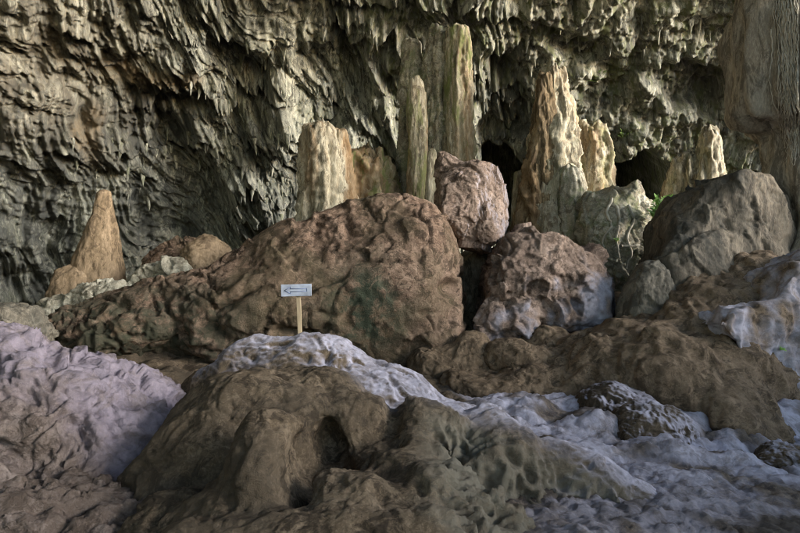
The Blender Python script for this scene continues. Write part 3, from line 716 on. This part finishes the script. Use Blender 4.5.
# sign
def box(cx, cy, cz, sx_, sy_, sz_, bev=.004):
    import bmesh
    bm = bmesh.new(); bmesh.ops.create_cube(bm, size=1.0)
    for v in bm.verts: v.co = Vector((cx+v.co.x*sx_, cy+v.co.y*sy_, cz+v.co.z*sz_))
    bmesh.ops.bevel(bm, geom=bm.edges[:], offset=bev, segments=2, affect='EDGES', profile=.6)
    m = bpy.data.meshes.new('box'); bm.to_mesh(m); bm.free(); return m
sb, _, _ = hit(P(300, 250, 6.15), (0, 0, -1), 6)
if sb is None: sb = P(300, 338, 6.15)
print('SIGN BASE', sb, 'px', pix(sb[None]))
sx_, sy_, sz_ = sb
top = P(298, 290, 6.15)[2]
root = bpy.data.objects.new('direction_sign', None); COL.objects.link(root); root.location = [float(t) for t in sb]
tag(root, 'small pale board with a blue arrow on a wooden post planted on the brown mound', 'sign')
L = top-sz_
pm = box(0, 0, L/2-.02, .042, .03, L+.10, .004); post = link('post', pm, M['wood'], None, root); post.rotation_euler = (0, math.radians(-2.2), 0)
bm_ = box(-.02, -.028, L, .298, .018, .118, .003); board = link('board', bm_, M['board'], None, root); board.rotation_euler = (0, math.radians(-1.5), 0)
# outlined arrow pointing left, thin raised paint
outl = [(-.115, 0), (-.055, .034), (-.055, .014), (.105, .012), (.105, -.012), (-.055, -.014), (-.055, -.034)]
def stroke(a, b, wd=.006):
    a, b = np.array(a), np.array(b); t = (b-a)/np.linalg.norm(b-a); nn = np.array([-t[1], t[0]])*wd/2; a = a-t*wd/2; b = b+t*wd/2
    c4 = [a-nn, b-nn, b+nn, a+nn]
    V = [(-.02+p[0], y, L+p[1]) for y in (-.0395, -.0355) for p in c4]
    return np.array(V), np.array([[0, 1, 2, 3], [7, 6, 5, 4], [0, 4, 5, 1], [1, 5, 6, 2], [2, 6, 7, 3], [3, 7, 4, 0]])
Va, Qa = join([stroke(a, b) for a, b in zip(outl, outl[1:]+outl[:1])])
arrow = link('arrow', build_mesh('arrow', Va, Qa, smooth=False), M['ink'], None, board)

# stalactites hanging from the wall: parts of the wall, a few shared shapes
def stalactite_mesh(seed):
    r = np.random.default_rng(seed); n_, sg = 14, 9
    V = []
    ph = r.uniform(0, 6, 4)
    for i in range(n_):
        t = i/(n_-1); rad = .5*(1-t)**.75*(1+.18*math.sin(9*t+ph[0]))+.015
        ox, oy = .12*math.sin(2.4*t+ph[1])*t, .12*math.sin(2.1*t+ph[2])*t
        for k in range(sg):
            a = 2*math.pi*k/sg; rr = rad*(1+.22*math.sin(3*a+ph[3]+t*2)+r.uniform(-.1, .1)); V.append((ox+rr*math.cos(a), oy+rr*math.sin(a), -t))
    Q = [[i*sg+k, (i+1)*sg+k, (i+1)*sg+(k+1) % sg, i*sg+(k+1) % sg] for i in range(n_-1) for k in range(sg)]
    V = np.array(V); m = build_mesh('stalactite', V, np.array(Q), {'crust_skylight': np.zeros(len(V)), 'algae': np.full(len(V), .5), 'flow': V*np.array([3, 3, .6])+seed*7.3}); m.materials.append(M['wall']); return m
SM = [stalactite_mesh(i) for i in range(6)]
r = random.Random(4); cnt = 0
zones = [(240, 290, 30, 190, 95), (60, 215, 130, 210, 80), (300, 420, 10, 120, 70), (255, 305, 170, 225, 25), (480, 540, 40, 150, 35), (190, 250, 60, 170, 60), (560, 720, 10, 60, 25)]
for (u0, u1, v0, v1, nn) in zones:
    for _ in range(nn):
        loc, nor, ob = hit_px(r.uniform(u0, u1), r.uniform(v0, v1))
        if loc is None or ob is None or ob.name != 'cave_wall' or nor[2] > .35 or cnt >= 295: continue
        o = bpy.data.objects.new('stalactite', SM[r.randrange(6)]); COL.objects.link(o); o.parent = wall
        ln = r.uniform(.16, .5); wd = ln*r.uniform(.2, .4)
        o.location = [float(loc[0]), float(loc[1]+.04), float(loc[2]+.12)]; o.scale = (wd, wd, ln)
        o.rotation_euler = (r.uniform(-.18, .02), r.uniform(-.1, .1), r.uniform(0, 6.28)); cnt += 1
print('stalactites', cnt)

# dry roots down the hanging column
rr_ = random.Random(3); strands = []
for i in range(95):
    u = rr_.gauss(785, 5.5); v = rr_.uniform(-30, 40); end = rr_.uniform(80, 170); pts = []
    du = 0
    while v < end:
        du += rr_.gauss(0, .8); du *= .9
        loc, nor, ob = hit_px(min(799, max(765, u+du+(v/170)*8)), max(v, 1))
        if loc is not None and ob is not None and ob.name == 'hanging_column': pts.append(loc+nor*rr_.uniform(.005, .05))
        v += 5
    if len(pts) > 4: strands.append(tube(pts, rr_.choice([.005, .007, .010, .016]), .003, 4))
if strands:
    Vr, Qr = join(strands)
    tag(link('root_curtain', build_mesh('root_curtain', Vr, Qr), M['root'], Vr.mean(0)), 'tangled pale dry roots hanging down the face of the hanging rock column', 'roots')
# roots over the pale knobbly boulder
RL = ['pale root winding down the knobbly boulder on the side of the tall tapering column', 'pale root running down the knobbly boulder beside the bright fern', 'pale root looping sideways across the knobbly boulder towards the fern', 'straighter pale root down the middle of the knobbly boulder']
for ri, path in enumerate([[(613, 198), (606, 212), (612, 226), (602, 240), (606, 255), (600, 268)], [(628, 205), (634, 220), (626, 238), (632, 252), (626, 270)], [(620, 246), (632, 246), (644, 244), (651, 236), (654, 226)], [(616, 205), (620, 222), (616, 238), (620, 262)]]):
    q = np.array(path, float); t = np.linspace(0, len(q)-1, 40); uu = gsm(np.interp(t, np.arange(len(q)), q[:, 0]), 7); vv = gsm(np.interp(t, np.arange(len(q)), q[:, 1]), 7)
    pts = [h_[0]+h_[1]*.012 for h_ in (hit_px(a, b) for a, b in zip(uu, vv)) if h_[0] is not None and 10.5 < h_[0][1] < 12.8]
    if len(pts) > 6:
        v_, q_ = tube(pts, .03, .016, 6)
        tag(link('root', build_mesh('root', v_, q_), M['root'], v_[0]), RL[ri], 'root')

# ferns
def leaf(base, direction, length, width):
    d = np.array(direction, float); d /= np.linalg.norm(d); sd = np.cross(d, [0, -.6, .8]); sd /= np.linalg.norm(sd)+1e-9; up = np.cross(sd, d)
    b = np.array(base, float)
    V = [b, b+d*length*.35+sd*width*.5+up*length*.03, b+d*length+up*length*-.08, b+d*length*.35-sd*width*.5+up*length*.03]
    return np.array(V), np.array([[0, 1, 2, 3]])
def fern(u, v, size, nf, label, seed, mat='fern', spread=1.0, cat='fern', at=None):
    r = random.Random(seed); loc, nor, ob = hit_px(u, v)
    if at is not None: loc, nor = P(u, v, at), np.array([.3, -.8, .4])
    if loc is None: return
    e = bpy.data.objects.new('fern', None); COL.objects.link(e); e.location = [float(t) for t in loc]
    tag(e, label, cat)
    for i in range(nf):
        az = r.uniform(-1.2, 1.2); el = r.uniform(.4, 1.4)
        d = np.array([math.sin(az)*math.cos(el)*spread, -math.cos(az)*math.cos(el)*.7, math.sin(el)])+nor*.4; d /= np.linalg.norm(d)
        ln = size*r.uniform(.6, 1.1); n_ = 12; pts = [np.array(loc)+d*ln*t-np.array([0, 0, 1])*ln*.35*t*t for t in np.linspace(0, 1, n_)]
        parts = []
        tv, tq = tube(pts, .006, .002, 4); parts.append((tv, tq))
        for j in range(2, n_):
            tg = pts[j]-pts[j-1]; tg /= np.linalg.norm(tg); sdv = np.cross(tg, [0, -.8, .6]); sdv /= np.linalg.norm(sdv)+1e-9
            for sgn in (-1, 1):
                parts.append(leaf(pts[j], tg*.5+sgn*sdv, ln*.30*(1-.7*j/n_)*r.uniform(.8, 1.2), ln*.075))
        V, Q = join(parts); link('frond', build_mesh('frond', V-np.array(loc), Q), M[mat], None, e)
fern(654, 222, .75, 16, 'bright green fern growing beside the pale knobbly boulder', 1, at=11.3)
fern(617, 242, .16, 6, 'small green fern in the middle of the knobbly boulder', 2)
fern(780, 350, .12, 6, 'tiny green fern on the skylight tinted outcrop', 3)
fern(596, 82, .45, 10, 'green fern clump on the wall beside the top of the tall tapering column', 4, 'moss')
fern(622, 138, .40, 8, 'green fern clump on the wall above the cave opening', 5, 'moss')
